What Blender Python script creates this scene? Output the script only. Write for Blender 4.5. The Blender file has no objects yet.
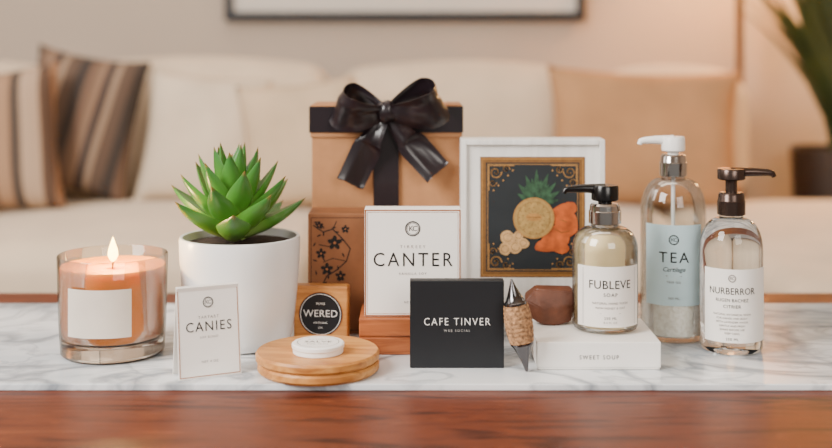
import bpy, bmesh, math, random
from mathutils import Vector, Matrix
random.seed(7)
SC = bpy.context.scene
COL = SC.collection

# ---------------------------------------------------------------- helpers
def lin(r, g, b):
    f = lambda c: (c/255/12.92) if c/255 <= 0.04045 else ((c/255+0.055)/1.055)**2.4
    return (f(r), f(g), f(b), 1.0)

def mat(name, col, rough=0.5, metal=0.0, var=0.06, scale=30.0, bump=0.0, bscale=200.0,
        sss=0.0, sssr=(0.01, 0.006, 0.003), trans=0.0, ior=1.45, emit=0.0, ecol=None, coat=0.0, sheen=0.0, stretch=(1, 1, 1)):
    m = bpy.data.materials.new(name); m.use_nodes = True
    nt = m.node_tree; b = nt.nodes['Principled BSDF']
    b.inputs['Roughness'].default_value = rough
    b.inputs['Metallic'].default_value = metal
    b.inputs['IOR'].default_value = ior
    b.inputs['Transmission Weight'].default_value = trans
    b.inputs['Coat Weight'].default_value = coat
    b.inputs['Sheen Weight'].default_value = sheen
    if sss > 0:
        b.inputs['Subsurface Weight'].default_value = sss
        b.inputs['Subsurface Radius'].default_value = sssr
        b.inputs['Subsurface Scale'].default_value = 1.0
    if emit > 0:
        b.inputs['Emission Color'].default_value = ecol or col
        b.inputs['Emission Strength'].default_value = emit
    tc = nt.nodes.new('ShaderNodeTexCoord')
    mp = nt.nodes.new('ShaderNodeMapping'); mp.inputs['Scale'].default_value = stretch
    nt.links.new(tc.outputs['Object'], mp.inputs['Vector'])
    n = nt.nodes.new('ShaderNodeTexNoise'); n.inputs['Scale'].default_value = scale
    n.inputs['Detail'].default_value = 4
    nt.links.new(mp.outputs[0], n.inputs['Vector'])
    cr = nt.nodes.new('ShaderNodeValToRGB')
    cr.color_ramp.elements[0].position = 0.3; cr.color_ramp.elements[1].position = 0.7
    cr.color_ramp.elements[0].color = tuple(max(0, c*(1-var*2)) for c in col[:3])+(1,)
    cr.color_ramp.elements[1].color = tuple(min(1, c*(1+var)) for c in col[:3])+(1,)
    nt.links.new(n.outputs['Fac'], cr.inputs['Fac'])
    nt.links.new(cr.outputs['Color'], b.inputs['Base Color'])
    if bump > 0:
        n2 = nt.nodes.new('ShaderNodeTexNoise'); n2.inputs['Scale'].default_value = bscale
        nt.links.new(mp.outputs[0], n2.inputs['Vector'])
        bp = nt.nodes.new('ShaderNodeBump'); bp.inputs['Strength'].default_value = bump
        bp.inputs['Distance'].default_value = 0.002
        nt.links.new(n2.outputs['Fac'], bp.inputs['Height'])
        nt.links.new(bp.outputs['Normal'], b.inputs['Normal'])
    return m

def wood(name, stops, axis='x', scale=6.0, rough=0.35, stretch=14.0, dist=1.2, bump=0.15, coat=0.0, spec=0.5):
    m = bpy.data.materials.new(name); m.use_nodes = True
    nt = m.node_tree; b = nt.nodes['Principled BSDF']
    b.inputs['Roughness'].default_value = rough
    b.inputs['Specular IOR Level'].default_value = spec
    b.inputs['Coat Weight'].default_value = coat
    b.inputs['Coat Roughness'].default_value = 0.2
    tc = nt.nodes.new('ShaderNodeTexCoord'); mp = nt.nodes.new('ShaderNodeMapping')
    s = {'x': (1, stretch, stretch), 'y': (stretch, 1, stretch), 'z': (stretch, stretch, 1)}[axis]
    mp.inputs['Scale'].default_value = s
    nt.links.new(tc.outputs['Object'], mp.inputs['Vector'])
    n = nt.nodes.new('ShaderNodeTexNoise'); n.inputs['Scale'].default_value = scale
    n.inputs['Detail'].default_value = 8; n.inputs['Roughness'].default_value = 0.62
    n.inputs['Distortion'].default_value = dist
    nt.links.new(mp.outputs[0], n.inputs['Vector'])
    cr = nt.nodes.new('ShaderNodeValToRGB')
    e = cr.color_ramp.elements
    e[0].position, e[0].color = stops[0]
    e[1].position, e[1].color = stops[-1]
    for p, c in stops[1:-1]:
        x = e.new(p); x.color = c
    nt.links.new(n.outputs['Fac'], cr.inputs['Fac'])
    nt.links.new(cr.outputs['Color'], b.inputs['Base Color'])
    bp = nt.nodes.new('ShaderNodeBump'); bp.inputs['Strength'].default_value = bump
    bp.inputs['Distance'].default_value = 0.001
    nt.links.new(n.outputs['Fac'], bp.inputs['Height'])
    nt.links.new(bp.outputs['Normal'], b.inputs['Normal'])
    return m

def thin_glass(name, tint=(1, 1, 1, 1), edge=0.5, strength=0.55):
    m = bpy.data.materials.new(name); m.use_nodes = True
    nt = m.node_tree; nt.nodes.clear()
    out = nt.nodes.new('ShaderNodeOutputMaterial')
    tr = nt.nodes.new('ShaderNodeBsdfTransparent')
    gl = nt.nodes.new('ShaderNodeBsdfGlossy'); gl.inputs['Roughness'].default_value = 0.03
    lw = nt.nodes.new('ShaderNodeLayerWeight'); lw.inputs['Blend'].default_value = 0.35
    cr = nt.nodes.new('ShaderNodeValToRGB')
    cr.color_ramp.elements[0].color = tint; cr.color_ramp.elements[0].position = 0.5
    cr.color_ramp.elements[1].color = tuple(c*edge for c in tint[:3])+(1,); cr.color_ramp.elements[1].position = 1.0
    mx = nt.nodes.new('ShaderNodeMixShader')
    mul = nt.nodes.new('ShaderNodeMath'); mul.operation = 'MULTIPLY'; mul.inputs[1].default_value = strength
    nt.links.new(lw.outputs['Facing'], cr.inputs['Fac'])
    nt.links.new(cr.outputs['Color'], tr.inputs['Color'])
    nt.links.new(lw.outputs['Fresnel'], mul.inputs[0])
    nt.links.new(mul.outputs[0], mx.inputs['Fac'])
    nt.links.new(tr.outputs[0], mx.inputs[1]); nt.links.new(gl.outputs[0], mx.inputs[2])
    nt.links.new(mx.outputs[0], out.inputs['Surface'])
    return m

def add(name, me, parent=None, m=None, loc=(0, 0, 0), rot=(0, 0, 0), label=None, category=None, smooth=None, **kw):
    o = bpy.data.objects.new(name, me)
    COL.objects.link(o)
    if parent: o.parent = parent
    o.location = loc; o.rotation_euler = rot
    if m is not None and me is not None:
        for x in (m if isinstance(m, (list, tuple)) else [m]):
            me.materials.append(x)
    if smooth is not None:
        for p in me.polygons: p.use_smooth = True
        me.set_sharp_from_angle(angle=math.radians(smooth))
    if label: o['label'] = label
    if category: o['category'] = category
    for k, v in kw.items(): o[k] = v
    return o

def root(name, loc, label, category, yaw=0.0, **kw):
    o = add(name, None, loc=loc, rot=(0, 0, yaw), label=label, category=category, **kw)
    o.empty_display_size = 0.02
    return o

def bm_mesh(bm, name='m'):
    bmesh.ops.recalc_face_normals(bm, faces=bm.faces)
    me = bpy.data.meshes.new(name); bm.to_mesh(me); bm.free(); return me

def box(x0, x1, y0, y1, z0, z1, bev=0.0, seg=2):
    bm = bmesh.new()
    bmesh.ops.create_cube(bm, size=1)
    for v in bm.verts:
        v.co = Vector((x0 if v.co.x < 0 else x1, y0 if v.co.y < 0 else y1, z0 if v.co.z < 0 else z1))
    if bev > 0:
        bmesh.ops.bevel(bm, geom=list(bm.edges), offset=bev, segments=seg, profile=0.6, affect='EDGES')
    return bm_mesh(bm)

def boxes(lst):
    bm = bmesh.new()
    for (x0, x1, y0, y1, z0, z1, bev) in lst:
        me = box(x0, x1, y0, y1, z0, z1, bev)
        bm.from_mesh(me)
    return bm_mesh(bm)

def lathe(prof, seg=72, closed=False):
    bm = bmesh.new(); rings = []
    for r, z in prof:
        if r < 1e-6:
            rings.append([bm.verts.new((0, 0, z))])
        else:
            rings.append([bm.verts.new((r*math.cos(2*math.pi*i/seg), r*math.sin(2*math.pi*i/seg), z)) for i in range(seg)])
    pairs = list(zip(rings[:-1], rings[1:]))
    if closed: pairs.append((rings[-1], rings[0]))
    for a, b in pairs:
        for i in range(seg):
            j = (i+1) % seg
            if len(a) == 1 and len(b) == 1: continue
            if len(a) == 1: bm.faces.new((a[0], b[i], b[j]))
            elif len(b) == 1: bm.faces.new((a[i], a[j], b[0]))
            else: bm.faces.new((a[i], a[j], b[j], b[i]))
    return bm_mesh(bm)

def tube(pts, rad, seg=12, flat=1.0):
    bm = bmesh.new(); rings = []
    n = len(pts)
    for k in range(n):
        p = Vector(pts[k])
        d = (Vector(pts[min(k+1, n-1)])-Vector(pts[max(k-1, 0)])).normalized()
        up = Vector((0, 1, 0)) if abs(d.y) < 0.9 else Vector((0, 0, 1))
        a = d.cross(up).normalized(); b = d.cross(a).normalized()
        r = rad[k] if isinstance(rad, (list, tuple)) else rad
        rings.append([bm.verts.new(p+a*math.cos(2*math.pi*i/seg)*r*flat+b*math.sin(2*math.pi*i/seg)*r) for i in range(seg)])
    for a, b in zip(rings[:-1], rings[1:]):
        for i in range(seg):
            bm.faces.new((a[i], a[(i+1) % seg], b[(i+1) % seg], b[i]))
    bm.faces.new(rings[0]); bm.faces.new(rings[-1])
    return bm_mesh(bm)

def curved_panel(R, halfang, z0, z1, n=40, th=0.0004, cen=0.0):
    bm = bmesh.new(); g = []
    for i in range(n+1):
        a = cen-halfang+2*halfang*i/n
        g.append([bm.verts.new((r*math.sin(a), -r*math.cos(a), z)) for r, z in ((R, z0), (R+th, z0), (R+th, z1), (R, z1))])
    for a, b in zip(g[:-1], g[1:]):
        for k in range(4):
            bm.faces.new((a[k], b[k], b[(k+1) % 4], a[(k+1) % 4]))
    bm.faces.new(g[0]); bm.faces.new(g[-1])
    return bm_mesh(bm)

class Ink:
    """flat artwork / lettering in a local x-z sheet facing -y"""
    def __init__(s): s.v = []; s.f = []; s.m = []
    def poly(s, pts, off=0.0, mi=0):
        b = len(s.v); s.v += [(x, z, off) for x, z in pts]; s.f.append(tuple(range(b, b+len(pts)))); s.m.append(mi); return s
    def rect(s, x0, x1, z0, z1, off=0, mi=0): return s.poly([(x0, z0), (x1, z0), (x1, z1), (x0, z1)], off, mi)
    def frame(s, x0, x1, z0, z1, t, off=0, mi=0):
        s.rect(x0, x1, z0, z0+t, off, mi); s.rect(x0, x1, z1-t, z1, off, mi)
        s.rect(x0, x0+t, z0+t, z1-t, off, mi); s.rect(x1-t, x1, z0+t, z1-t, off, mi); return s
    def disc(s, x, z, r, off=0, mi=0, n=40, rx=None, rot=0):
        rx = rx or r; P = []
        for i in range(n):
            a = 2*math.pi*i/n; u, w = rx*math.cos(a), r*math.sin(a)
            P.append((x+u*math.cos(rot)-w*math.sin(rot), z+u*math.sin(rot)+w*math.cos(rot)))
        return s.poly(P, off, mi)
    def blob(s, x, z, rx, rz, rot, off, mi, seed, amp=.14, n=44):
        rnd = random.Random(seed); ph = [rnd.uniform(0, 6.28) for _ in range(4)]; P = []
        for i in range(n):
            a = 2*math.pi*i/n
            k = 1+amp*(math.sin(2*a+ph[0])+.7*math.sin(3*a+ph[1])+.4*math.sin(5*a+ph[2]))*.6
            u, w = rx*k*math.cos(a), rz*k*math.sin(a)
            P.append((x+u*math.cos(rot)-w*math.sin(rot), z+u*math.sin(rot)+w*math.cos(rot)))
        return s.poly(P, off, mi)
    def ring(s, x, z, r, t, off=0, mi=0, n=40):
        for i in range(n):
            a, b = 2*math.pi*i/n, 2*math.pi*(i+1)/n
            s.poly([(x+r*math.cos(a), z+r*math.sin(a)), (x+r*math.cos(b), z+r*math.sin(b)),
                    (x+(r-t)*math.cos(b), z+(r-t)*math.sin(b)), (x+(r-t)*math.cos(a), z+(r-t)*math.sin(a))], off, mi)
        return s
    def stroke(s, pts, w, off=0, mi=0):
        for (x0, z0), (x1, z1) in zip(pts[:-1], pts[1:]):
            d = Vector((x1-x0, z1-z0)); L = d.length
            if L < 1e-9: continue
            d /= L; nx, nz = -d.y*w/2, d.x*w/2; ex, ez = d.x*w*.3, d.y*w*.3
            s.poly([(x0-nx-ex, z0-nz-ez), (x1-nx+ex, z1-nz+ez), (x1+nx+ex, z1+nz+ez), (x0+nx-ex, z0+nz-ez)], off, mi)
        return s
    def spiral(s, x, z, r, a0, turns, w, off=0, mi=0, sgn=1):
        P = []
        for i in range(25):
            t = i/24; a = a0+sgn*turns*2*math.pi*t; rr = r*(1-t*0.85)
            P.append((x+rr*math.cos(a), z+rr*math.sin(a)))
        return s.stroke(P, w, off, mi)
    def text(s, body, size, x, z, spacing=1.0, off=0, mi=0, thin=0.0, xs=1.0, shear=0.0):
        c = bpy.data.curves.new('t', 'FONT'); c.body = body; c.size = size; c.space_character = spacing
        c.align_x = 'CENTER'; c.align_y = 'CENTER'; c.offset = -thin*size; c.resolution_u = 3; c.shear = shear
        o = bpy.data.objects.new('t', c); COL.objects.link(o)
        dg = bpy.context.evaluated_depsgraph_get(); ev = o.evaluated_get(dg); me = ev.to_mesh()
        b = len(s.v)
        s.v += [(x+v.co.x*xs, z+v.co.y, off) for v in me.vertices]
        for p in me.polygons: s.f.append(tuple(b+i for i in p.vertices)); s.m.append(mi)
        ev.to_mesh_clear(); bpy.data.objects.remove(o); bpy.data.curves.remove(c)
        return s
    def crest(s, x, z, r, off=0, mi=0):
        s.ring(x, z, r, r*.15, off, mi, 32); s.ring(x, z, r*.78, r*.06, off, mi, 28)
        s.text('K', r*1.0, x-r*.22, z, off=off, mi=mi); s.text('C', r*.95, x+r*.28, z, off=off, mi=mi)
        return s
    def mesh(s, R=None, ax=0.0):
        me = bpy.data.meshes.new('ink')
        if R is None: V = [(x, -off, z) for x, z, off in s.v]
        else: V = [((R+off)*math.sin(x/R+ax), -(R+off)*math.cos(x/R+ax), z) for x, z, off in s.v]
        me.from_pydata(V, [], s.f)
        for p, i in zip(me.polygons, s.m): p.material_index = i
        me.update(); return me
    def mesh_up(s):
        me = bpy.data.meshes.new('ink'); me.from_pydata([(x, z, off) for x, z, off in s.v], [], s.f)
        for p, i in zip(me.polygons, s.m): p.material_index = i
        me.update(); return me

# ---------------------------------------------------------------- materials
M_wall = mat('plaster_wall', lin(190, 174, 158), 0.9, var=0.02, scale=3)
M_ceiling = mat('ceiling_paint', lin(235, 226, 214), 0.9, var=0.01)
M_floor = wood('oak_floor', [(0.3, lin(90, 58, 38)), (0.7, lin(130, 90, 60))], 'x', 2.0, 0.45)
M_walnut = wood('walnut_table', [(0.30, lin(26, 10, 5)), (0.42, lin(72, 31, 16)), (0.52, lin(106, 50, 26)), (0.60, lin(84, 38, 20)), (0.68, lin(142, 76, 44)), (0.8, lin(168, 100, 62))], 'x', 3.4, 0.42, 11, 2.6, 0.35, spec=.3)
M_oak = wood('light_oak', [(0.3, lin(150, 90, 38)), (0.5, lin(194, 132, 66)), (0.7, lin(216, 158, 88))], 'x', 9, 0.42, 10, 0.8)
M_orange_wood = wood('orange_wood', [(0.3, lin(112, 54, 24)), (0.5, lin(158, 86, 44)), (0.7, lin(184, 108, 60))], 'x', 8, 0.42, 10)
M_kraft = mat('kraft_paper', lin(174, 122, 80), 0.8, var=0.05, scale=60, bump=0.1)
M_kraft_in = mat('kraft_lid', lin(170, 119, 79), 0.8, var=0.05, scale=60, bump=0.1)
M_ribbon = mat('satin_ribbon', lin(28, 20, 25), 0.30, var=0.05, scale=20, coat=0.15, bump=0.04, bscale=900)
M_white = mat('white_card', lin(246, 241, 234), 0.6, var=0.01)
M_whitebox = mat('white_gloss_box', lin(247, 243, 237), 0.4, var=0.01)
M_ceramic = mat('white_ceramic', lin(232, 232, 231), 0.3, var=0.015, coat=0.3)
M_ink = mat('dark_ink', lin(12, 10, 10), 0.6, var=0.02)
M_greyink = mat('grey_ink', lin(104, 94, 90), 0.6, var=0.02)
M_gold = mat('copper_foil', lin(178, 112, 68), 0.4, 0.4, var=0.05)
M_whiteink = mat('white_ink', lin(240, 238, 234), 0.6, var=0.01)
M_black = mat('black_card', lin(15, 18, 23), 0.5, var=0.05, scale=40)
M_chrome = mat('brushed_chrome', lin(185, 181, 177), 0.14, 1.0, var=0.03)
M_blackpl = mat('black_plastic', lin(10, 9, 10), 0.22, var=0.02)
M_whitepl = mat('white_plastic', lin(246, 244, 240), 0.35, var=0.01)
M_bronze = mat('dark_bronze', lin(80, 66, 60), 0.26, 0.85, var=0.06)
M_glass = thin_glass('clear_glass', (0.99, 0.99, 0.99, 1), 0.50, 0.8)
M_glass2 = thin_glass('clear_light_glass', (1, 1, 1, 1), 0.66, 0.55)
M_candleglass = thin_glass('candle_glass', (1.0, 0.96, 0.90, 1), 0.40, 0.65)
M_realglass = mat('solid_glass', (0.86, 0.90, 0.92, 1), 0.0, var=0.0, trans=1.0, ior=1.42)
M_basegl = mat('thick_glass_base', (0.92, 0.88, 0.84, 1), 0.02, var=0.0, trans=1.0, ior=1.45)
M_soil = mat('dark_soil', lin(60, 44, 34), 0.95, var=0.3, scale=150, bump=1.0)

def marble():
    m = bpy.data.materials.new('white_marble'); m.use_nodes = True
    nt = m.node_tree; b = nt.nodes['Principled BSDF']; N = nt.nodes.new; L = nt.links.new
    b.inputs['Roughness'].default_value = 0.14
    tc = N('ShaderNodeTexCoord'); mp = N('ShaderNodeMapping')
    mp.inputs['Rotation'].default_value = (0, 0, 0.6); mp.inputs['Scale'].default_value = (1, 1.5, 1)
    L(tc.outputs['Object'], mp.inputs['Vector'])
    def vein(scale, width, seed):
        n = N('ShaderNodeTexNoise'); n.inputs['Scale'].default_value = scale; n.inputs['Detail'].default_value = 6
        n.inputs['Distortion'].default_value = 1.1
        mm = N('ShaderNodeMapping'); mm.inputs['Location'].default_value = (seed, seed*.7, 0)
        L(mp.outputs[0], mm.inputs['Vector']); L(mm.outputs[0], n.inputs['Vector'])
        s = N('ShaderNodeMath'); s.operation = 'SUBTRACT'; s.inputs[1].default_value = 0.5; L(n.outputs['Fac'], s.inputs[0])
        a = N('ShaderNodeMath'); a.operation = 'ABSOLUTE'; L(s.outputs[0], a.inputs[0])
        r = N('ShaderNodeMapRange'); r.inputs['From Min'].default_value = 0; r.inputs['From Max'].default_value = width
        r.inputs['To Min'].default_value = 1; r.inputs['To Max'].default_value = 0
        L(a.outputs[0], r.inputs['Value']); return r.outputs[0]
    v1 = vein(3.6, 0.045, 1.3); v2 = vein(8.0, 0.04, 4.1)
    cl = N('ShaderNodeTexNoise'); cl.inputs['Scale'].default_value = 5; cl.inputs['Detail'].default_value = 3
    L(mp.outputs[0], cl.inputs['Vector'])
    cr = N('ShaderNodeValToRGB'); cr.color_ramp.elements[0].position = .35; cr.color_ramp.elements[1].position = .6
    cr.color_ramp.elements[0].color = lin(190, 198, 205); cr.color_ramp.elements[1].color = lin(236, 239, 241)
    L(cl.outputs['Fac'], cr.inputs['Fac'])
    def mix(fac, a, col, amt):
        x = N('ShaderNodeMix'); x.data_type = 'RGBA'
        k = N('ShaderNodeMath'); k.operation = 'MULTIPLY'; k.inputs[1].default_value = amt; L(fac, k.inputs[0])
        L(k.outputs[0], x.inputs['Factor']); L(a, x.inputs[6]); x.inputs[7].default_value = col
        return x.outputs[2]
    c = mix(v1, cr.outputs[0], lin(92, 104, 116), 0.7)
    c = mix(v2, c, lin(120, 130, 140), 0.45)
    L(c, b.inputs['Base Color']); return m
M_marble = marble()

# ---------------------------------------------------------------- room
FZ = -0.45
add('floor', box(-2.8, 2.4, -1.6, 3.2, FZ-0.05, FZ), m=M_floor, label='brown oak floor boards', category='floor', kind='structure')
add('wall_back', box(-2.8, 2.4, 3.1, 3.2, FZ, 2.05), m=M_wall, label='pale beige plaster wall behind the sofa', category='wall', kind='structure')
add('wall_left', box(-2.9, -2.8, -1.6, 3.2, FZ, 2.05), m=M_wall, label='pale beige plaster side wall', category='wall', kind='structure')
add('wall_right', box(2.4, 2.5, -1.6, 3.2, FZ, 2.05), m=M_wall, label='pale beige plaster side wall', category='wall', kind='structure')
add('ceiling', box(-2.8, 2.4, -1.6, 3.2, 2.05, 2.1), m=M_ceiling, label='plain white ceiling', category='ceiling', kind='structure')

M_dframe = mat('dark_frame', lin(26, 28, 34), 0.5)
M_print = mat('pale_print', lin(218, 210, 200), 0.8, var=0.03, scale=4)
r = root('framed_picture', (-0.03, 3.1, 0.37), 'large thin dark-framed picture with a pale print on the wall', 'picture')
W = 0.48
add('picture_frame', boxes([(-W, W, -0.03, 0, 0, 0.024, 0.002), (-W, W, -0.03, 0, 0.63, 0.65, 0.002), (-W, -W+.022, -0.03, 0, .022, .63, 0.002), (W-.022, W, -0.03, 0, .022, .63, 0.002)]), r, M_dframe)
add('print', box(-W+.02, W-.02, -0.012, -0.002, .022, .63), r, M_print)

# ---------------------------------------------------------------- sofa
M_sofa = mat('cream_linen', lin(216, 196, 170), 0.95, var=0.05, scale=9, sheen=0.2, bump=.6, bscale=14)
M_sofa2 = mat('cream_linen_base', lin(168, 158, 150), 0.95, var=0.03, scale=12)
def soft(x0, x1, y0, y1, z0, z1, bev=0.05, bulge=0.02):
    bm = bmesh.new(); bmesh.ops.create_cube(bm, size=1)
    for v in bm.verts: v.co = Vector((x0 if v.co.x < 0 else x1, y0 if v.co.y < 0 else y1, z0 if v.co.z < 0 else z1))
    bmesh.ops.bevel(bm, geom=list(bm.edges), offset=bev, segments=5, profile=0.5, affect='EDGES')
    bmesh.ops.subdivide_edges(bm, edges=[e for e in bm.edges if e.calc_length() > 0.12], cuts=6, use_grid_fill=True)
    cx, cy, cz = (x0+x1)/2, (y0+y1)/2, (z0+z1)/2
    for v in bm.verts:
        u = (v.co.x-cx)/(x1-x0)*2; w = (v.co.z-cz)/(z1-z0)*2; t = (v.co.y-cy)/(y1-y0)*2
        k = bulge
        v.co.z += k*w*(1-u*u)*(1-t*t) if abs(w) > .5 else 0
        v.co.y += k*t*(1-u*u)*(1-w*w) if abs(t) > .5 else 0
    return bm_mesh(bm)
s = root('sofa', (0, 2.0, FZ), 'low cream linen sofa with loose back cushions and chaise', 'sofa')
add('sofa_base', boxes([(-1.6, 0.80, 0.03, 0.98, 0.06, 0.25, 0.02), (0.56, 1.6, -0.3, 0.66, 0.06, 0.25, 0.02), (-1.6, 0.74, 0.845, 1.0, 0.2, 0.62, 0.03)]), s, M_sofa2)
for x0, x1 in ((-1.6, -0.9), (-0.9, -0.18), (-0.18, 0.54)):
    add('seat_cushion', soft(x0+.004, x1-.004, 0.0, 0.66, 0.25, 0.40, 0.045), s, M_sofa, smooth=60)
add('chaise_cushion', soft(0.548, 1.6, -0.3, 0.66, 0.25, 0.40, 0.045), s, M_sofa, smooth=60)
for x0, x1, h in ((-1.6, -0.86, .70), (-0.85, -0.2, .70), (-0.19, 0.42, .69), (0.43, 0.78, .68)):
    add('back_cushion', soft(x0, x1, 0.66, 0.84, 0.40, h, 0.06, 0.03), s, M_sofa, smooth=60)
for x, y in ((-1.55, .1), (1.5, -.2), (-1.55, .9), (.7, .9)):
    add('sofa_leg', box(x, x+.05, y, y+.05, 0, .07), s, M_dframe)

def pillow(W, H, T, n=22):
    bm = bmesh.new(); G = [[], []]
    for sd in (0, 1):
        for i in range(n+1):
            row = []
            for j in range(n+1):
                u, v = -1+2*i/n, -1+2*j/n
                t = T*((1-u**4)*(1-v**4))**0.55
                x = W*u*(1-0.09*(1-v*v)); z = H*v*(1-0.09*(1-u*u))
                wr = 0.005*math.sin(7*u+3*v)*(1-u*u)*(1-v*v)
                row.append(bm.verts.new((x, (t+wr)*(1 if sd else -1), z)))
            G[sd].append(row)
    for sd in (0, 1):
        for i in range(n):
            for j in range(n):
                bm.faces.new((G[sd][i][j], G[sd][i+1][j], G[sd][i+1][j+1], G[sd][i][j+1]))
    bmesh.ops.remove_doubles(bm, verts=bm.verts, dist=1e-5)
    return bm_mesh(bm)

def stripes(name, stops, freq, rot=0.0):
    m = bpy.data.materials.new(name); m.use_nodes = True
    nt = m.node_tree; b = nt.nodes['Principled BSDF']; b.inputs['Roughness'].default_value = 0.95
    tc = nt.nodes.new('ShaderNodeTexCoord'); sx = nt.nodes.new('ShaderNodeSeparateXYZ')
    mp = nt.nodes.new('ShaderNodeMapping'); mp.inputs['Rotation'].default_value = (0, rot, 0); mp.inputs['Location'].default_value = (3, 0, 0)
    nt.links.new(tc.outputs['Object'], mp.inputs[0]); nt.links.new(mp.outputs[0], sx.inputs[0])
    k = nt.nodes.new('ShaderNodeMath'); k.operation = 'MULTIPLY'; k.inputs[1].default_value = freq
    fr = nt.nodes.new('ShaderNodeMath'); fr.operation = 'FRACT'
    nt.links.new(sx.outputs['X'], k.inputs[0]); nt.links.new(k.outputs[0], fr.inputs[0])
    cr = nt.nodes.new('ShaderNodeValToRGB'); cr.color_ramp.interpolation = 'CONSTANT'
    e = cr.color_ramp.elements; e[0].position, e[0].color = stops[0]; e[1].position, e[1].color = stops[1]
    for p, c in stops[2:]:
        x = e.new(p); x.color = c
    nt.links.new(fr.outputs[0], cr.inputs[0]); nt.links.new(cr.outputs[0], b.inputs['Base Color'])
    return m
M_st1 = stripes('brown_striped_cloth', [(0, lin(176, 150, 126)), (0.2, lin(92, 70, 56)), (0.32, lin(148, 108, 78)), (0.5, lin(190, 168, 146)), (0.62, lin(112, 84, 66)), (0.72, lin(160, 126, 98)), (0.88, lin(78, 66, 58))], 5.5)
M_st2 = stripes('dark_patterned_cloth', [(0, lin(92, 74, 62)), (0.22, lin(62, 54, 50)), (0.42, lin(112, 88, 72)), (0.6, lin(140, 112, 90)), (0.72, lin(70, 58, 54)), (0.88, lin(150, 126, 104))], 8.5, -.1)
M_cream = mat('cream_cloth', lin(220, 202, 178), 0.95, var=0.05, scale=12)
M_beige = mat('beige_cloth', lin(206, 182, 152), 0.95, var=0.05, scale=12)
M_tan = mat('tan_cloth', lin(180, 136, 96), 0.95, var=0.07, scale=10)
def put_pillow(x, y, z, W, H, T, rot, m, lab):
    add('throw_pillow', pillow(W, H, T), None, m, (x, y, z), rot, lab, 'pillow', smooth=80)
put_pillow(-0.90, 2.40, 0.10, 0.165, 0.155, 0.05, (-.2, -.1, .05), M_st1, 'brown and cream striped throw pillow on the sofa')
put_pillow(-0.735, 2.54, 0.130, 0.125, 0.160, 0.045, (-.15, .16, .05), M_st2, 'dark brown patterned throw pillow leaning on the sofa back')
put_pillow(-0.47, 2.56, 0.095, 0.14, 0.15, 0.045, (-.2, .08, -.05), M_cream, 'plain cream throw pillow on the sofa')
put_pillow(-0.245, 2.46, 0.09, 0.13, 0.14, 0.045, (-.15, -.10, 0), M_beige, 'plain beige throw pillow on the sofa')
put_pillow(0.50, 2.54, 0.095, 0.215, 0.16, 0.06, (-.2, .03, -.05), M_tan, 'large plain tan throw pillow on the sofa')

# floor lamp
M_brass = mat('warm_brass', lin(128, 86, 56), 0.35, 0.8)
M_shade = mat('linen_lamp_shade', lin(245, 215, 175), 0.9, emit=1.2, ecol=lin(255, 190, 120))
r = root('floor_lamp', (0.82, 2.93, FZ), 'slim brass floor lamp beside the sofa', 'lamp')
add('lamp_base', lathe([(0, 0), (.13, 0), (.13, .015), (.02, .025), (0, .025)]), r, M_brass, smooth=40)
add('pole', lathe([(0, .02), (.011, .02), (.011, 1.3), (0, 1.3)], 20), r, M_brass, smooth=40)
add('lamp_shade', lathe([(.15, 1.08), (.10, 1.36), (.098, 1.36), (.148, 1.08)], 48, closed=True), r, M_shade, smooth=40)

# floor plant
M_dpot = mat('dark_planter', lin(48, 37, 31), 0.5)
M_dleaf = mat('dark_green_leaf', lin(58, 70, 36), 0.5, var=0.2, scale=8)
r = root('potted_plant', (1.045, 2.86, FZ), 'tall green leafy plant in a dark planter', 'plant')
add('planter', lathe([(0, 0), (.09, 0), (.115, .5), (.105, .5), (.1, .46), (0, .46)]), r, M_dpot, smooth=40)
def blades(n, L, w, spread, base_r=0.04, thick=0.003, seed=3):
    rnd = random.Random(seed); bm = bmesh.new()
    for k in range(n):
        a = rnd.uniform(0, 2*math.pi); sp = rnd.uniform(.05, spread); ln = L*rnd.uniform(.6, 1)
        d = Vector((math.cos(a), math.sin(a), 0)); sd = Vector((-d.y, d.x, 0)); prev = None
        for i in range(9):
            t = i/8; p = d*(base_r*rnd.random()*0.2+sp*t*t*ln)+Vector((0, 0, ln*t*(1-.2*sp*t)))
            p.y *= .42
            ww = w*math.sin(math.pi*min(1, .15+.85*t))*(1 if t < 1 else .02)
            c = [bm.verts.new(p-sd*ww), bm.verts.new(p-d*thick*2), bm.verts.new(p+sd*ww), bm.verts.new(p+d*thick*.3)]
            if prev:
                for q in range(4): bm.faces.new((prev[q], prev[(q+1) % 4], c[(q+1) % 4], c[q]))
            prev = c
    return bm_mesh(bm)
add('foliage', blades(64, 0.64, 0.022, 0.62), r, M_dleaf, (0, 0, .44), smooth=60)

# ---------------------------------------------------------------- table + slab
t = root('coffee_table', (0, 0, FZ), 'long reddish walnut coffee table', 'table')
add('tabletop', box(-0.95, 0.95, 0.78, 1.42, 0.404, 0.444, 0.003), t, M_walnut)
for x in (-.86, .80):
    for y in (.82, 1.32):
        add('table_leg', box(x, x+.06, y, y+.06, 0, .404, .004), t, M_walnut)
add('marble_board', box(-0.75, 0.75, 1.010, 1.333, -0.0058, 0.0, 0.001), None, M_marble, label='white grey-veined marble slab lying on the walnut table', category='marble slab')

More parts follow.
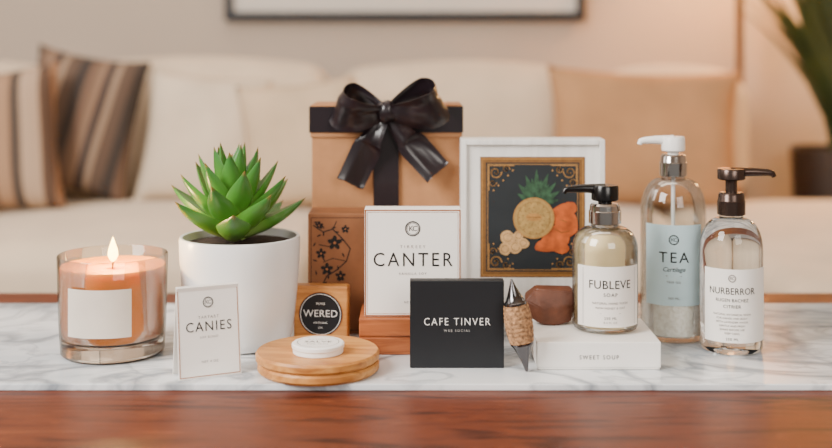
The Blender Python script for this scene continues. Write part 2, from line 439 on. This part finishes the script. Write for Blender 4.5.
# ---------------------------------------------------------------- candle
M_wax = mat('amber_wax', lin(216, 134, 52), 0.5, var=0.03, sss=0.25, sssr=(0.02, 0.012, 0.004))
M_wick = mat('burnt_wick', lin(40, 28, 22), 0.9)
M_flame = mat('candle_flame', lin(255, 220, 140), 0.5, emit=20, ecol=lin(255, 200, 95))
M_label_foil = mat('pale_foil_label', lin(220, 208, 194), 0.4, var=0.05, scale=20)
c = root('jar_candle', (-0.2927, 1.116, 0), 'lit amber candle in clear glass tumbler with blank pale label', 'candle')
add('glass_jar', lathe([(0, .0005), (.046, .0005), (.0488, .003), (.0505, .03), (.0522, .0945), (.0516, .0955), (.0508, .0945), (.0490, .03), (.0480, .019), (.0470, .0175), (0, .0175)], 96), c, M_candleglass, smooth=40)
add('glass_base', lathe([(0, .0015), (.0455, .0015), (.0478, .004), (.0482, .0165), (0, .0165)], 96), c, M_basegl, smooth=40)
add('wax', lathe([(0, .018), (.0465, .018), (.0475, .020), (.0486, .03), (.0500, .083), (.0492, .0848), (.046, .0825), (.01, .0810), (0, .081)], 96), c, M_wax, smooth=50)
add('wick', tube([(0, 0, .081), (0, 0, .086), (.0015, 0, .091)], .0009, 8), c, M_wick)
add('flame', lathe([(0, .087), (.0030, .0895), (.0050, .094), (.0044, .0995), (.0026, .105), (.0009, .110), (0, .112)], 24), c, M_flame, smooth=80)
add('label', curved_panel(0.0521, 0.60, .026, .0705, cen=-.02), c, M_label_foil, smooth=40)
def plight(name, loc, e, col, rad):
    l = bpy.data.lights.new(name, 'POINT'); l.energy = e; l.color = col; l.shadow_soft_size = rad
    o = bpy.data.objects.new(name, l); o.location = loc; COL.objects.link(o); return o
plight('flame_light', (-0.2927, 1.116, .103), 2.2, (1, .62, .25), .006)

# ---------------------------------------------------------------- tent card
r = root('small_card', (-0.1875, 1.040, 0), 'small white folded tent card with copper edges', 'card', yaw=math.radians(25))
tp = add('front_panel', box(-.0285, .0285, 0, .0012, 0, .0815, .0003), r, M_white, (0, -.010, 0), (math.radians(-8), 0, 0))
ik = Ink().frame(-.0275, .0275, .0015, .0800, .0007, .0003, 1)
ik.crest(0, .066, .0048, .0003, 0)
ik.text('TARTART', .0034, 0, .0530, 1.4, .0003, 2).text('CANIES', .0122, 0, .0445, 1.2, .0003, 0, .0, xs=.9)
ik.text('SOY BLEND', .0026, 0, .0355, 1.3, .0003, 2).text('NET 4 OZ', .003, 0, .014, 1.2, .0003, 2)
add('lettering', ik.mesh(), tp, [M_ink, M_gold, M_greyink])
add('back_panel', box(-.0285, .0285, -.0012, 0, 0, .081, .0003), r, M_white, (0, .0145, 0), (math.radians(9.5), 0, 0))

# ---------------------------------------------------------------- succulent
M_succ = bpy.data.materials.new('succulent_green'); M_succ.use_nodes = True
nt = M_succ.node_tree; b = nt.nodes['Principled BSDF']
at = nt.nodes.new('ShaderNodeAttribute'); at.attribute_name = 'tipness'
cr = nt.nodes.new('ShaderNodeValToRGB'); e = cr.color_ramp.elements
e[0].position = 0; e[0].color = lin(160, 196, 100); e[1].position = 1; e[1].color = lin(140, 96, 50)
x = e.new(.4); x.color = lin(88, 144, 52); x = e.new(.9); x.color = lin(54, 112, 48)
nt.links.new(at.outputs['Fac'], cr.inputs[0]); nt.links.new(cr.outputs[0], b.inputs['Base Color'])
b.inputs['Roughness'].default_value = 0.32; b.inputs['Subsurface Weight'].default_value = 0.1
b.inputs['Subsurface Radius'].default_value = (.004, .006, .002); b.inputs['Subsurface Scale'].default_value = 1
def rosette():
    bm = bmesh.new(); lay = bm.verts.layers.float.new('tipness')
    n = 30
    for k in range(n):
        f = k/(n-1)
        az = k*2.39996+.5
        inc = math.radians(3+70*f**1.0)
        L = .057+.013*f**.6; Wd = .0108+.0074*f; Th = .0052+.0036*f
        out = Vector((math.cos(az), math.sin(az), 0)); sd = Vector((-out.y, out.x, 0))
        p = out*(.003+.008*f)+Vector((0, 0, .040-.034*f)); ang = inc+math.radians(10); prev = None; ns = 14
        for i in range(ns+1):
            t = i/ns; a = ang-math.radians(26)*t*(.3+.7*f)
            d = out*math.sin(a)+Vector((0, 0, math.cos(a))); nr = out*-math.cos(a)+Vector((0, 0, math.sin(a)))
            if i: p = p+d*(L/ns)
            w = Wd*(0.60+1.5*t*(1-t)*1.2)*(1-t**2.6)**.95 if t < 1 else .0002
            th = Th*(1-t**2.5)+.0001
            ring = []
            for q in range(12):
                b2 = 2*math.pi*q/12; cx, cy = math.cos(b2), math.sin(b2)
                z = cy*th*(0.35 if cy > 0 else 1.0)+abs(cx)**2*th*.55
                v = bm.verts.new(p+sd*cx*w+nr*z); v[lay] = t; ring.append(v)
            if prev:
                for q in range(12): bm.faces.new((prev[q], prev[(q+1) % 12], ring[(q+1) % 12], ring[q]))
            else: bm.faces.new(ring)
            prev = ring
        bm.faces.new(prev)
    return bm_mesh(bm)
r = root('potted_succulent', (-0.1752, 1.15, 0), 'spiky green rosette succulent in a plain white ceramic pot', 'plant')
add('pot', lathe([(0, .0005), (.044, .0005), (.049, .003), (.0525, .012), (.0565, .05), (.0592, .085), (.0598, .104), (.0590, .1072), (.0575, .1078), (.0560, .1070), (.0550, .098), (0, .098)], 96), r, M_ceramic, smooth=50)
add('soil', lathe([(0, .1015), (.03, .101), (.0548, .0995), (.0548, .0985), (0, .0985)], 48), r, M_soil, smooth=50)
add('foliage', rosette(), r, M_succ, (-.006, -.002, .104), smooth=70)

# ---------------------------------------------------------------- wooden coasters, tin
for nm, z0, z1, lab in (('a', 0.0, .0092, 'lower round light oak coaster lying on the marble'), ('b', .0094, .0185, 'upper round light oak coaster stacked on another')):
    R = .0563 if nm == 'b' else .0554
    add('round_coaster', lathe([(0, z0), (R-.0025, z0), (R, z0+.0025), (R, z1-.002), (R-.0015, z1), (0, z1)], 96), None, M_oak,
        (-.0898+(0.0008 if nm == 'a' else 0), 1.055, 0.0002), (0, 0, .2 if nm == 'a' else -.1), lab, 'coaster', smooth=30, group='stacked oak coasters')
r = root('small_tin', (-.0885, 1.045, .0188), 'small round white lidded tin lying on the oak coaster', 'tin')
add('tin_body', lathe([(0, 0), (.0222, 0), (.0228, .0008), (.0228, .0045), (0, .0045)], 64), r, M_whitepl, smooth=30)
add('tin_lid', lathe([(0, .0046), (.0232, .0046), (.0237, .0052), (.0237, .0082), (.0225, .0092), (0, .0092)], 64), r, M_whitepl, smooth=30)
ik = Ink(); ik.ring(0, 0, .019, .0004, .0095, 0)
ik.text('SALVE', .0085, 0, .000, 1.1, .0095, 0); ik.text('NATURAL', .0035, 0, .0085, 1.3, .0095, 0); ik.text('FOR SKIN', .0035, 0, -.0085, 1.3, .0095, 0)
add('lettering', ik.mesh_up(), r, M_greyink)

# wooden block with round label
r = root('wooden_block', (-.0955, 1.157, 0), 'square light wooden block with a round black label', 'block', yaw=math.radians(-5))
add('block_body', box(-.0275, .0275, 0, .016, 0, .0555, .0025, 3), r, M_oak, (0, 0, .0002), smooth=40)
ik = Ink(); ik.disc(0, 0, .0225, .0004, 0); ik.ring(0, 0, .0205, .0005, .0007, 1); ik.ring(0, 0, .0225, .0007, .0006, 2)
lb = add('round_label', ik.mesh(), r, [M_black, M_whiteink, M_gold], (0, 0, .0275))
ik = Ink(); ik.text('WERED', .0100, 0, .0005, 1.05, .0008, thin=.004); ik.text('PURE', .0034, 0, .0105, 1.2, .0008); ik.text('NATURAL', .0028, 0, -.0085, 1.2, .0008); ik.text('OIL', .0028, 0, -.0135, 1.2, .0008)
add('lettering', ik.mesh(), lb, M_whiteink)

# ---------------------------------------------------------------- decorated brown box
M_decor = mat('brown_decor_box', lin(140, 90, 56), 0.6, var=0.10, scale=40)
r = root('decorated_box', (-.0735, 1.187, 0), 'brown box printed with a dark branch and flower pattern', 'box')
add('box_body', box(-.0375, .0375, 0, .048, 0, .124, .0012), r, M_decor)
ik = Ink(); ik.frame(-.0345, .0345, .004, .120, .0006, .0002, 0)
rnd = random.Random(5)
def flower(x, z, rr, mi):
    for k in range(5):
        a = k*2*math.pi/5+.3; ik.disc(x+rr*.6*math.cos(a), z+rr*.6*math.sin(a), rr*.32, .0003+.00002*k, mi, 14, rx=rr*.5, rot=a)
    ik.disc(x, z, rr*.2, .0005, 1, 10)
ik.stroke([(-.032, .112), (-.022, .105), (-.012, .108), (-.002, .098), (.006, .088), (.002, .075), (-.008, .066), (-.018, .060), (-.024, .048)], .0012, .0002, 0)
ik.stroke([(-.012, .108), (-.008, .116)], .0009, .0002, 0); ik.stroke([(-.002, .098), (-.016, .090), (-.026, .092)], .0009, .0002, 0)
ik.stroke([(.002, .075), (-.012, .078), (-.022, .074)], .0008, .0002, 0)
for x, z, rr in ((-.010, .094, .007), (-.024, .083, .005), (.001, .108, .004), (-.018, .067, .006), (-.004, .060, .005), (-.026, .112, .004), (-.012, .046, .006)):
    flower(x, z, rr, 0)
for k in range(22):
    x, z = rnd.uniform(-.031, .0), rnd.uniform(.04, .117); ik.disc(x, z, .0008, .0003, 0, 10, rx=.0024, rot=rnd.uniform(0, 3))
add('flower_pattern', ik.mesh(), r, [M_ink, M_gold])

# ---------------------------------------------------------------- gift box with bow
g = root('gift_box', (-.032, 1.24, 0), 'tall kraft gift box tied with a black satin ribbon bow', 'gift box')
hw, dp, ht = .0800, .080, .233
add('box_body', box(-hw, hw, .002, dp, 0, .205, .001), g, M_kraft)
add('lid', box(-hw-.0016, hw+.0016, 0, dp+.002, .198, ht, .0012), g, M_kraft_in)
def ribbon_strip(path, widths, wdir, th=.0006):
    bm = bmesh.new(); prev = None; n = len(path)
    m = 11
    for i in range(n):
        d = (path[min(i+1, n-1)]-path[max(i-1, 0)]).normalized(); w = wdir[i].normalized(); nr = d.cross(w).normalized()
        row = []
        for j in range(m):
            s_ = -1+2*j/(m-1); curl = .0010*math.cos(s_*math.pi*1.2+i*.08)+.0004*math.sin(s_*8+i*.05)
            row.append(path[i]+w*s_*widths[i]/2+nr*curl)
        front = [bm.verts.new(p+nr*th/2) for p in row]; back = [bm.verts.new(p-nr*th/2) for p in row]
        c_ = front+back[::-1]
        if prev:
            for q in range(len(c_)): bm.faces.new((prev[q], prev[(q+1) % len(c_)], c_[(q+1) % len(c_)], c_[q]))
        else: bm.faces.new(c_)
        prev = c_
    bm.faces.new(prev)
    return bm_mesh(bm)
add('ribbon_band', boxes([(-hw-.0026, hw+.0026, -.0010, dp+.003, .2035, .2315, 0), (-.0135, .0135, -.0016, dp+.0034, 0.0002, ht+.0010, 0)]), g, M_ribbon)
def loop(sgn, L, lift, open_, wid):
    P, Wd, Wv = [], [], []
    n = 56; K = Vector((0, -.014, .2265))
    for i in range(n+1):
        t = i/n; a = 2*math.pi*t
        u = L*((1-math.cos(a))/2)**.75; v = open_*math.sin(a)*(math.sin(math.pi*t)**.4)*1.2
        U = Vector((sgn, -.08, lift)).normalized(); V = Vector((0, .88, .46))
        V = (V-U*V.dot(U)).normalized(); Wx = U.cross(V)*sgn
        P.append(K+U*u+V*(-v)); f = math.sin(math.pi*t)
        Wd.append(wid*(.30+.70*min(1, f*1.25)**1.1)); Wv.append(Wx+U*.22*math.cos(a))
    return ribbon_strip(P, Wd, Wv)
bow = add('bow', loop(-1, .053, .14, .0175, .040), g, M_ribbon, smooth=60)
add('bow_loop', loop(1, .061, .20, .0185, .042), bow, M_ribbon, smooth=60)
def tail(pts, w0, w1, wob):
    P, Wd, Wv = [], [], []
    pts = [Vector(p) for p in pts]; n = 24
    for i in range(n+1):
        t = i/n*(len(pts)-1); k = min(int(t), len(pts)-2); f = t-k; f = f*f*(3-2*f)
        p = pts[k].lerp(pts[k+1], f); T = i/n
        P.append(p+Vector((0, wob*math.sin(T*7), 0))); Wd.append(w0+(w1-w0)*min(1, T*1.6))
    tl = (pts[-1]-pts[0]).normalized(); base = Vector((tl.z, 0, -tl.x))
    for i in range(n+1): Wv.append(base+Vector((0, .4*math.sin(i/n*4+1), 0))*1.0)
    return ribbon_strip(P, Wd, Wv)
add('ribbon_tail', tail([(-.002, -.010, .222), (-.018, -.014, .192), (-.038, -.012, .150)], .013, .032, -.003), bow, M_ribbon, smooth=60)
add('ribbon_tail', tail([(.003, -.010, .222), (.024, -.015, .196), (.055, -.012, .162)], .013, .032, -.003), bow, M_ribbon, smooth=60)
kb = bmesh.new(); bmesh.ops.create_uvsphere(kb, u_segments=32, v_segments=18, radius=1)
for v in kb.verts:
    z = v.co.z; x = v.co.x
    v.co = Vector((x*.0115, v.co.y*.0085-.0155+.0006*math.sin(x*14), z*.0120+.2265+.0012*math.sin(x*5)))
add('knot', bm_mesh(kb), bow, M_ribbon, smooth=80)

# ---------------------------------------------------------------- plinth + white card box
add('wooden_plinth', boxes([(-.0546, .0530, 1.106, 1.175, 0.0002, .0165, .001), (-.0540, .0524, 1.1075, 1.174, .0165, .0180, 0), (-.0546, .0530, 1.106, 1.175, .018, .0344, .001)]), None, M_orange_wood,
    label='low orange-brown wooden riser block under a white box', category='riser')
r = root('white_box', (-.0032, 1.115, .0346), 'thin white box with copper edges standing on a wooden riser', 'box')
add('box_body', box(-.0465, .0465, 0, .022, 0, .1040, .001), r, M_white)
ik = Ink(); ik.frame(-.0462, .0462, .0006, .1034, .0012, .0003, 1); ik.frame(-.0438, .0438, .003, .1010, .0003, .0003, 1)
ik.crest(0, .085, .0074, .0003, 0)
ik.text('TIRKEEY', .0040, 0, .0675, 1.8, .0003, 2); ik.text('CANTER', .0190, 0, .0545, 1.26, .0003, 0, .0, xs=.90)
ik.text('VANILLA SOY', .0033, 0, .0415, 1.4, .0003, 2)
ik.text('NET 8 OZ', .0030, 0, .014, 1.3, .0003, 2)
add('lettering', ik.mesh(), r, [M_ink, M_gold, M_greyink])

# black card
r = root('black_card_box', (.0376, 1.060, 0), 'square matte black box with pale lettering standing upright', 'box')
add('box_body', box(-.0432, .0432, 0, .012, 0.0002, .0805, .0008), r, M_black)
ik = Ink(); ik.text('CAFE TINVER', .0098, 0, .0425, 1.26, .0003, 0, .008, xs=.86); ik.text('WEB SOCIAL', .0030, 0, .0345, 1.5, .0003, 1)
add('lettering', ik.mesh(), r, [M_whiteink, mat('pale_grey_ink', lin(170, 168, 165), 0.6, var=.02)])

# ---------------------------------------------------------------- framed botanical art
M_navy = mat('dark_slate_print', lin(30, 36, 40), 0.7, var=0.08)
M_artgold = mat('gold_print', lin(184, 134, 72), 0.5, 0.2, var=0.1, scale=300)
M_green = mat('green_print', lin(50, 84, 58), 0.7, var=0.3, scale=200)
M_orange = mat('orange_print', lin(196, 92, 36), 0.7, var=0.25, scale=90)
M_tanp = mat('tan_print', lin(206, 164, 110), 0.7, var=0.12, scale=200)
M_coin = mat('gold_coin_print', lin(180, 146, 84), 0.5, 0.15, var=0.15, scale=300)
M_dgold = mat('brown_gold_border', lin(134, 92, 46), 0.5, 0.2, var=0.12, scale=200)
M_fw = wood('white_washed_frame', [(0.3, lin(218, 216, 210)), (0.7, lin(244, 242, 238))], 'z', 8, 0.5, 10, .5, .25)
r = root('framed_art', (.1216, 1.20, 0), 'deep white wooden frame with a dark botanical print standing upright', 'picture')
add('picture_frame', boxes([(-.0748, .0748, .004, .034, 0.0002, .1990, .001), (-.0748, -.069, 0, .006, 0.0002, .1990, .001), (.069, .0748, 0, .006, 0.0002, .1990, .001),
     (-.069, .069, 0, .006, 0.0002, .006, .001), (-.069, .069, 0, .006, .1932, .1990, .001)]), r, M_fw)
ik = Ink()
x0, x1, z0, z1 = -.0548, .0545, .0552, .1808
ik.rect(x0, x1, z0, z1, 0, 5); ik.rect(x0+.006, x1-.006, z0+.006, z1-.006, .0002, 0)
ik.frame(x0+.0018, x1-.0018, z0+.0018, z1-.0018, .0009, .0003, 1); ik.frame(x0+.0075, x1-.0075, z0+.0075, z1-.0075, .0006, .0003, 1)
for sx, cx in ((1, x0+.009), (-1, x1-.009)):
    for sz, cz in ((1, z0+.009), (-1, z1-.009)):
        ik.spiral(cx+sx*.007, cz+sz*.007, .0065, 0 if sx > 0 else math.pi, 1.4, .0012, .0004, 1, sx*sz)
        ik.spiral(cx+sx*.018, cz+sz*.004, .0040, 0, 1.2, .0010, .0004, 1, -sx*sz)
        ik.spiral(cx+sx*.004, cz+sz*.018, .0040, 0, 1.2, .0010, .0004, 1, sx*sz)
        ik.stroke([(cx, cz), (cx+sx*.026, cz)], .0010, .0004, 1); ik.stroke([(cx, cz), (cx, cz+sz*.026)], .0010, .0004, 1)
        for k in range(5): ik.disc(cx+sx*(.005+k*.005), cz+sz*(.026-k*.0052), .0009, .0004, 1, 10)
for k, (a, L) in enumerate(((90, .038), (70, .036), (110, .034), (50, .032), (130, .030), (32, .029), (148, .024), (80, .028), (100, .029), (15, .024), (60, .026), (120, .024))):
    a = math.radians(a); bx, bz = .004, .130
    P = []
    for i in range(13):
        t_ = i/12; w = .0030*math.sin(math.pi*t_); P.append((bx+math.cos(a)*L*t_-math.sin(a)*w, bz+math.sin(a)*L*t_+math.cos(a)*w))
    for i in range(11, 0, -1):
        t_ = i/12; w = -.0030*math.sin(math.pi*t_); P.append((bx+math.cos(a)*L*t_-math.sin(a)*w, bz+math.sin(a)*L*t_+math.cos(a)*w))
    ik.poly(P, .0004+.00003*k, 2)
for k, (x, z, rx, rz, ro) in enumerate(((.031, .120, .014, .011, .2), (.036, .110, .011, .013, .3), (.025, .097, .017, .012, .5), (.013, .088, .010, .007, 0), (.039, .127, .006, .008, 0), (.030, .086, .008, .006, .4))):
    ik.blob(x, z, rx, rz, ro, .00085+.00006*k, 3, k)
ik.stroke([(.022, .106), (.030, .102), (.038, .104)], .0007, .0013, 5); ik.stroke([(.028, .116), (.035, .113)], .0007, .0013, 5)
ik.disc(.001, .117, .0215, .0014, 4, 48); ik.ring(.001, .117, .0215, .0014, .0016, 1); ik.ring(.001, .117, .0172, .0005, .0016, 5)
for k in range(14):
    for j in range(3):
        a = k*2*math.pi/14+j*.2; rr = .007+j*.0042; ik.disc(.001+rr*math.cos(a), .117+rr*math.sin(a), .0004, .0016, 5, 8, rx=.0011, rot=a)
ik.disc(.001, .118, .0040, .0017, 1, 24, rx=.0085); ik.stroke([(-.006, .118), (.008, .118)], .0008, .0018, 5)
for k, (x, z, rr) in enumerate(((-.026, .097, .0078), (-.018, .087, .0074), (-.029, .085, .0066), (-.010, .091, .0060), (-.015, .099, .0056))):
    ik.blob(x, z, rr, rr*.9, k, .0009+.00012*k, 6, k+9, .10); ik.ring(x, z, rr*.6, .0005, .00096+.00012*k, 5, 22)
add('botanical_print', ik.mesh(), r, [M_navy, M_artgold, M_green, M_orange, M_coin, M_dgold, M_tanp], (0, .0037, 0))

# ---------------------------------------------------------------- white flat box
r = root('flat_white_box', (.167, 1.054, 0), 'flat white gift box lying on the marble under a pump bottle', 'box')
add('box_body', box(-.0555, .0555, .0008, .094, 0.0002, .0150, .0006), r, M_whitebox)
add('lid', box(-.0565, .0565, 0, .095, .0020, .0255, .0010), r, M_whitebox)
ik = Ink(); ik.text('SWEET SOUP', .0054, 0, .0115, 1.35, .0003, 0, .0, xs=.9)
add('lettering', ik.mesh(), r, M_ink)

# chunk
M_choc = mat('dark_brown_chunk', lin(92, 50, 30), 0.55, var=0.2, scale=60, bump=0.4, bscale=150)
bm = bmesh.new()
for p in ((-.0235, -.010, .024), (-.0235, .012, .026), (-.014, -.006, .0345), (-.012, .016, .034), (.022, -.010, .033), (.023, .012, .0340), (.0245, -.012, .020), (.0245, .014, .02),
          (-.0205, -.010, .008), (-.019, .010, .008), (-.008, -.012, .001), (-.007, .011, 0), (.006, -.012, 0), (.010, .011, 0), (.020, -.008, .003), (.020, .010, .003), (.0, -.017, .012), (.008, -.016, .022), (-.010, -.016, .018)):
    bm.verts.new(p)
bmesh.ops.convex_hull(bm, input=bm.verts)
bmesh.ops.bevel(bm, geom=list(bm.edges), offset=.0010, segments=2, affect='EDGES')
add('wood_chunk', bm_mesh(bm), None, M_choc, (.130, 1.128, .0256), (0, 0, 0), 'rough dark brown wedge-shaped chunk resting on the white box', 'wood chunk', smooth=35)

# cork stopper
M_cork = mat('cork', lin(176, 132, 92), 0.85, var=0.35, scale=350, bump=0.6, bscale=500)
M_gun = mat('polished_gunmetal', lin(100, 98, 100), 0.16, 1.0)
r = root('cork_stopper', (.1005, 1.047, 0), 'cork bottle stopper with pointed shiny metal tips standing on end', 'bottle stopper')
r.rotation_euler = (0, math.radians(-9.5), 0)
add('metal_tip', lathe([(0, 0.0005), (.0012, .001), (.004, .012), (.0085, .0235), (.0104, .026), (.0104, .0275), (.0096, .028), (0, .028)], 36), r, M_gun, smooth=35)
cp = [(0, .028)]
for i in range(49):
    tt = i/48; z = .028+.0345*tt; R = .0110+.0018*math.sin(math.pi*tt)
    cp.append((R+.0002*math.sin(tt*math.pi*2*9), z))
cp.append((0, .0625))
add('cork_body', lathe(cp, 48), r, M_cork, smooth=60)
add('metal_cone', lathe([(0, .0625), (.0104, .0625), (.0104, .0645), (.0088, .0655), (.0062, .071), (.0030, .079), (.0008, .0855), (0, .086)], 36), r, M_gun, smooth=35)

# ---------------------------------------------------------------- pump bottles
M_cream_liq = mat('cream_soap', lin(244, 222, 170), 0.35, var=0.04, sss=0.15, sssr=(.01, .008, .005))
M_beads = mat('pearly_beads', lin(255, 250, 232), 0.3, var=0.12, scale=260, bump=0.5, bscale=260)
M_paleliq = thin_glass('pale_tinted_liquid', (0.97, 0.985, 0.96, 1), 0.9, 0.1)
M_teal = mat('pale_teal_label', lin(188, 214, 220), 0.6, var=0.02)
M_tube = mat('clear_dip_tube', lin(225, 225, 222), 0.3, var=0.0)

def bottle_prof(R, zs, zn, rn, wall=0.0016, base=.006):
    o = [(0, .0004), (R-.005, .0004), (R-.0015, .0016), (R, .005)]
    o += [(R, zs*.5), (R, zs)]
    for i in range(1, 9):
        a = i/8*math.pi/2
        o.append((rn+(R-rn)*math.cos(a)**.9 if i < 8 else rn, zs+(zn-.004-zs)*math.sin(a)))
    o.append((rn, zn))
    return o
def inner(prof, wall, base, ztop=None):
    q = [(0, base)]
    for r_, z_ in prof[2:]:
        rr = r_-wall
        if z_ < base: continue
        q.append((rr, z_))
    if q[1][1] > base: q.insert(1, (q[1][0]-.001, base)); q[2:2] = [(q[2][0], base+.001)]
    return q
def shell(prof, wall=.0014, base=.005):
    inn = inner(prof, wall, base)
    return lathe(prof+[(inn[-1][0], prof[-1][1])]+inn[::-1][1:], 96)
def cut(prof, z):
    q = [p for p in prof if p[1] < z]
    nxt = [p for p in prof if p[1] >= z]
    if nxt and q:
        a, b_ = q[-1], nxt[0]; k = (z-a[1])/max(1e-9, b_[1]-a[1]); q.append((a[0]+(b_[0]-a[0])*k, z))
    q.append((0, z)); return q

def pump(parent, zc0, zc1, zh, rcol, rhead, reach, m_col, m_head, hh, down=.003):
    p = add('pump', lathe([(0, zc1), (rcol*.42, zc1), (rcol*.42, zh-hh), (rhead*.9, zh-hh), (rhead, zh-hh+.001), (rhead, zh-.002), (rhead*.93, zh-.0003), (0, zh)], 48), parent, m_head, smooth=35)
    add('collar', lathe([(rcol*.9, zc0), (rcol, zc0+.0008), (rcol, zc0+(zc1-zc0)*.62), (rcol*.95, zc0+(zc1-zc0)*.66), (rcol*.92, zc0+(zc1-zc0)*.9), (rcol*.8, zc1), (0, zc1), (0, zc0+.001)], 64), p, m_col, smooth=35)
    s_ = 1 if reach > 0 else -1
    L = abs(reach)
    add('nozzle', tube([(0, 0, zh-.004), (s_*L*.5, 0, zh-.0036), (s_*L*.85, 0, zh-.0042), (s_*L*.96, 0, zh-.0052), (s_*L, 0, zh-.0052-down)], [.0052, .0042, .0034, .0031, .0024], 16), p, m_head, smooth=60)
    return p

r = root('pump_bottle', (.1812, 1.108, .0257), 'short cream soap bottle with black pump on a white box', 'bottle', group='pump bottles')
pr = bottle_prof(.0312, .076, .1015, .0130)
add('glass_body', shell(pr, .0014, .004), r, M_glass, smooth=40)
inn = inner(pr, .0018, .0046)
add('liquid', lathe(cut(inn, .092), 96), r, M_cream_liq, smooth=40)
pump(r, .100, .1195, .1372, .0155, .0130, -.0395, M_chrome, M_blackpl, .0150)
lb = add('label', curved_panel(.0314, 1.08, .0075, .0640), r, M_white, smooth=40)
ik = Ink(); R = .0322
ik.frame(-.0275, .0275, .0095, .062, .0003, 0, 1)
ik.text('FUBLEVE', .0112, 0, .0470, 1.05, 0, 0, .0, xs=.95); ik.text('SOAP', .0046, 0, .0378, 1.3, 0, 0)
ik.text('NATURAL HAND WASH', .0030, 0, .030, 1.1, 0, 1); ik.text('WITH HONEY & OAT', .0028, 0, .0255, 1.1, 0, 1); ik.rect(-.010, .010, .0205, .0208, 0, 1)
ik.text('250 ML', .0034, 0, .016, 1.2, 0, 0); ik.text('8.4 FL OZ', .0026, 0, .012, 1.2, 0, 1)
add('lettering', ik.mesh(R), lb, [M_ink, M_greyink])

r = root('pump_bottle', (.2617, 1.176, 0), 'tall clear glass pump bottle with pale blue label and white pump', 'bottle', group='pump bottles')
pr = bottle_prof(.0330, .126, .166, .0120)
add('glass_body', shell(pr, .0014, .006), r, M_glass2, smooth=40)
inn = inner(pr, .0018, .0066)
add('beads', lathe(cut(inn, .038), 96), r, M_beads, smooth=40, label='pearly white beads settled in the bottle')
inn2 = [(0, .0382)]+[(a, b_) for a, b_ in inn if b_ > .0382]; inn2.insert(1, (inn2[1][0], .0382))
add('liquid', lathe(cut(inn2, .140), 96), r, M_paleliq, smooth=40)
add('dip_tube', lathe([(0, .039), (.002, .039), (.002, .165), (0, .165)], 16), r, M_tube, smooth=40)
pump(r, .1640, .1860, .2042, .0138, .0118, -.0345, M_chrome, M_whitepl, .0150)
lb = add('label', curved_panel(.0332, .92, .0385, .1185, cen=-.20), r, M_teal, smooth=40)
ik = Ink(); R = .034; 
ik.crest(0, .104, .0050, 0, 0); ik.text('TEA', .0150, 0, .0860, 1.25, 0, 0, .0); ik.text('Cartilage', .0062, 0, .0745, 1.0, 0, 0, 0, 1, .3)
ik.rect(-.008, .008, .068, .0683, 0, 1); ik.text('TREE OIL', .0030, 0, .062, 1.2, 0, 1); ik.text('300 ML', .0032, 0, .046, 1.2, 0, 1)
add('lettering', ik.mesh(R, -.20), lb, [M_ink, M_greyink])

r = root('pump_bottle', (.308, 1.129, 0), 'clear glass pump bottle with white label and dark bronze pump', 'bottle', group='pump bottles')
pr = bottle_prof(.0300, .098, .132, .0115)
add('glass_body', lathe(pr+[(0, pr[-1][1])], 96), r, M_realglass, smooth=40)
pump(r, .1310, .1530, .1765, .0135, .0135, .042, M_bronze, M_bronze, .0110)
lb = add('label', curved_panel(.0302, 1.2, .0130, .0830, cen=.0), r, M_white, smooth=40)
ik = Ink(); R = .031; ax = -.24
ik.crest(0, .0745, .0036, 0, 1); ik.text('NURBERROR', .0090, 0, .0620, 1.03, 0, 0, .0, xs=.86); ik.text('RUGEN BACHEZ', .0044, 0, .0535, 1.1, 0, 0, xs=.9); ik.text('CITRIER', .0044, 0, .0475, 1.1, 0, 0)
for k in range(6): ik.text(('NATURAL BOTANICAL WASH', 'FOR HANDS AND BODY', 'WITH LAVENDER WATER', 'GENTLE AND FRESH', 'SHAKE BEFORE USE', 'KEEP COOL')[k], .0026, 0, .040-k*.0036, 1.05, 0, 1)
ik.text('250 ML', .0034, 0, .0165, 1.2, 0, 0)
add('lettering', ik.mesh(R, ax), lb, [M_ink, M_greyink])

# ---------------------------------------------------------------- lights
def area(name, loc, target, size, e, col=(1, 1, 1), sy=None):
    l = bpy.data.lights.new(name, 'AREA'); l.energy = e; l.color = col; l.size = size
    if sy: l.shape = 'RECTANGLE'; l.size_y = sy
    o = bpy.data.objects.new(name, l); o.location = loc
    o.rotation_euler = (Vector(target)-Vector(loc)).to_track_quat('-Z', 'Y').to_euler(); COL.objects.link(o); return o
area('window_light', (-1.3, 0.15, 1.15), (0, 1.15, 0.0), .85, 80, (1, .96, .91), 1.0)
area('front_light', (0.7, -.8, .9), (0, 1.15, 0.0), .9, 24, (1, .93, .85))
area('sofa_fill', (-0.2, 2.0, 2.0), (-.2, 2.2, 0), 1.6, 20, (1, .88, .74))  # added fill above the sofa to brighten the enclosed background, no actual fixture
area('room_wash', (-1.9, 1.6, 1.2), (0, 3.0, 0.2), 1.0, 10, (1, .94, .88))
plight('lamp_bulb', (0.82, 2.93, .77), 24, (1, .56, .22), .06)
plight('wall_glow', (1.25, 2.75, .45), 14.0, (1, .54, .20), .08)

w = bpy.data.worlds.new('world'); SC.world = w; w.use_nodes = True
bg = w.node_tree.nodes['Background']; bg.inputs[0].default_value = (1, .94, .87, 1); bg.inputs[1].default_value = 0.32

# ---------------------------------------------------------------- camera
cd = bpy.data.cameras.new('camera'); cam = bpy.data.objects.new('camera', cd); COL.objects.link(cam)
cam.location = (0, 0, .292); cam.rotation_euler = (math.pi/2, 0, 0)
cd.lens = 50; cd.sensor_width = 36; cd.shift_y = -174/832
cd.dof.use_dof = True; cd.dof.focus_distance = 1.085; cd.dof.aperture_fstop = 2.8
SC.camera = cam
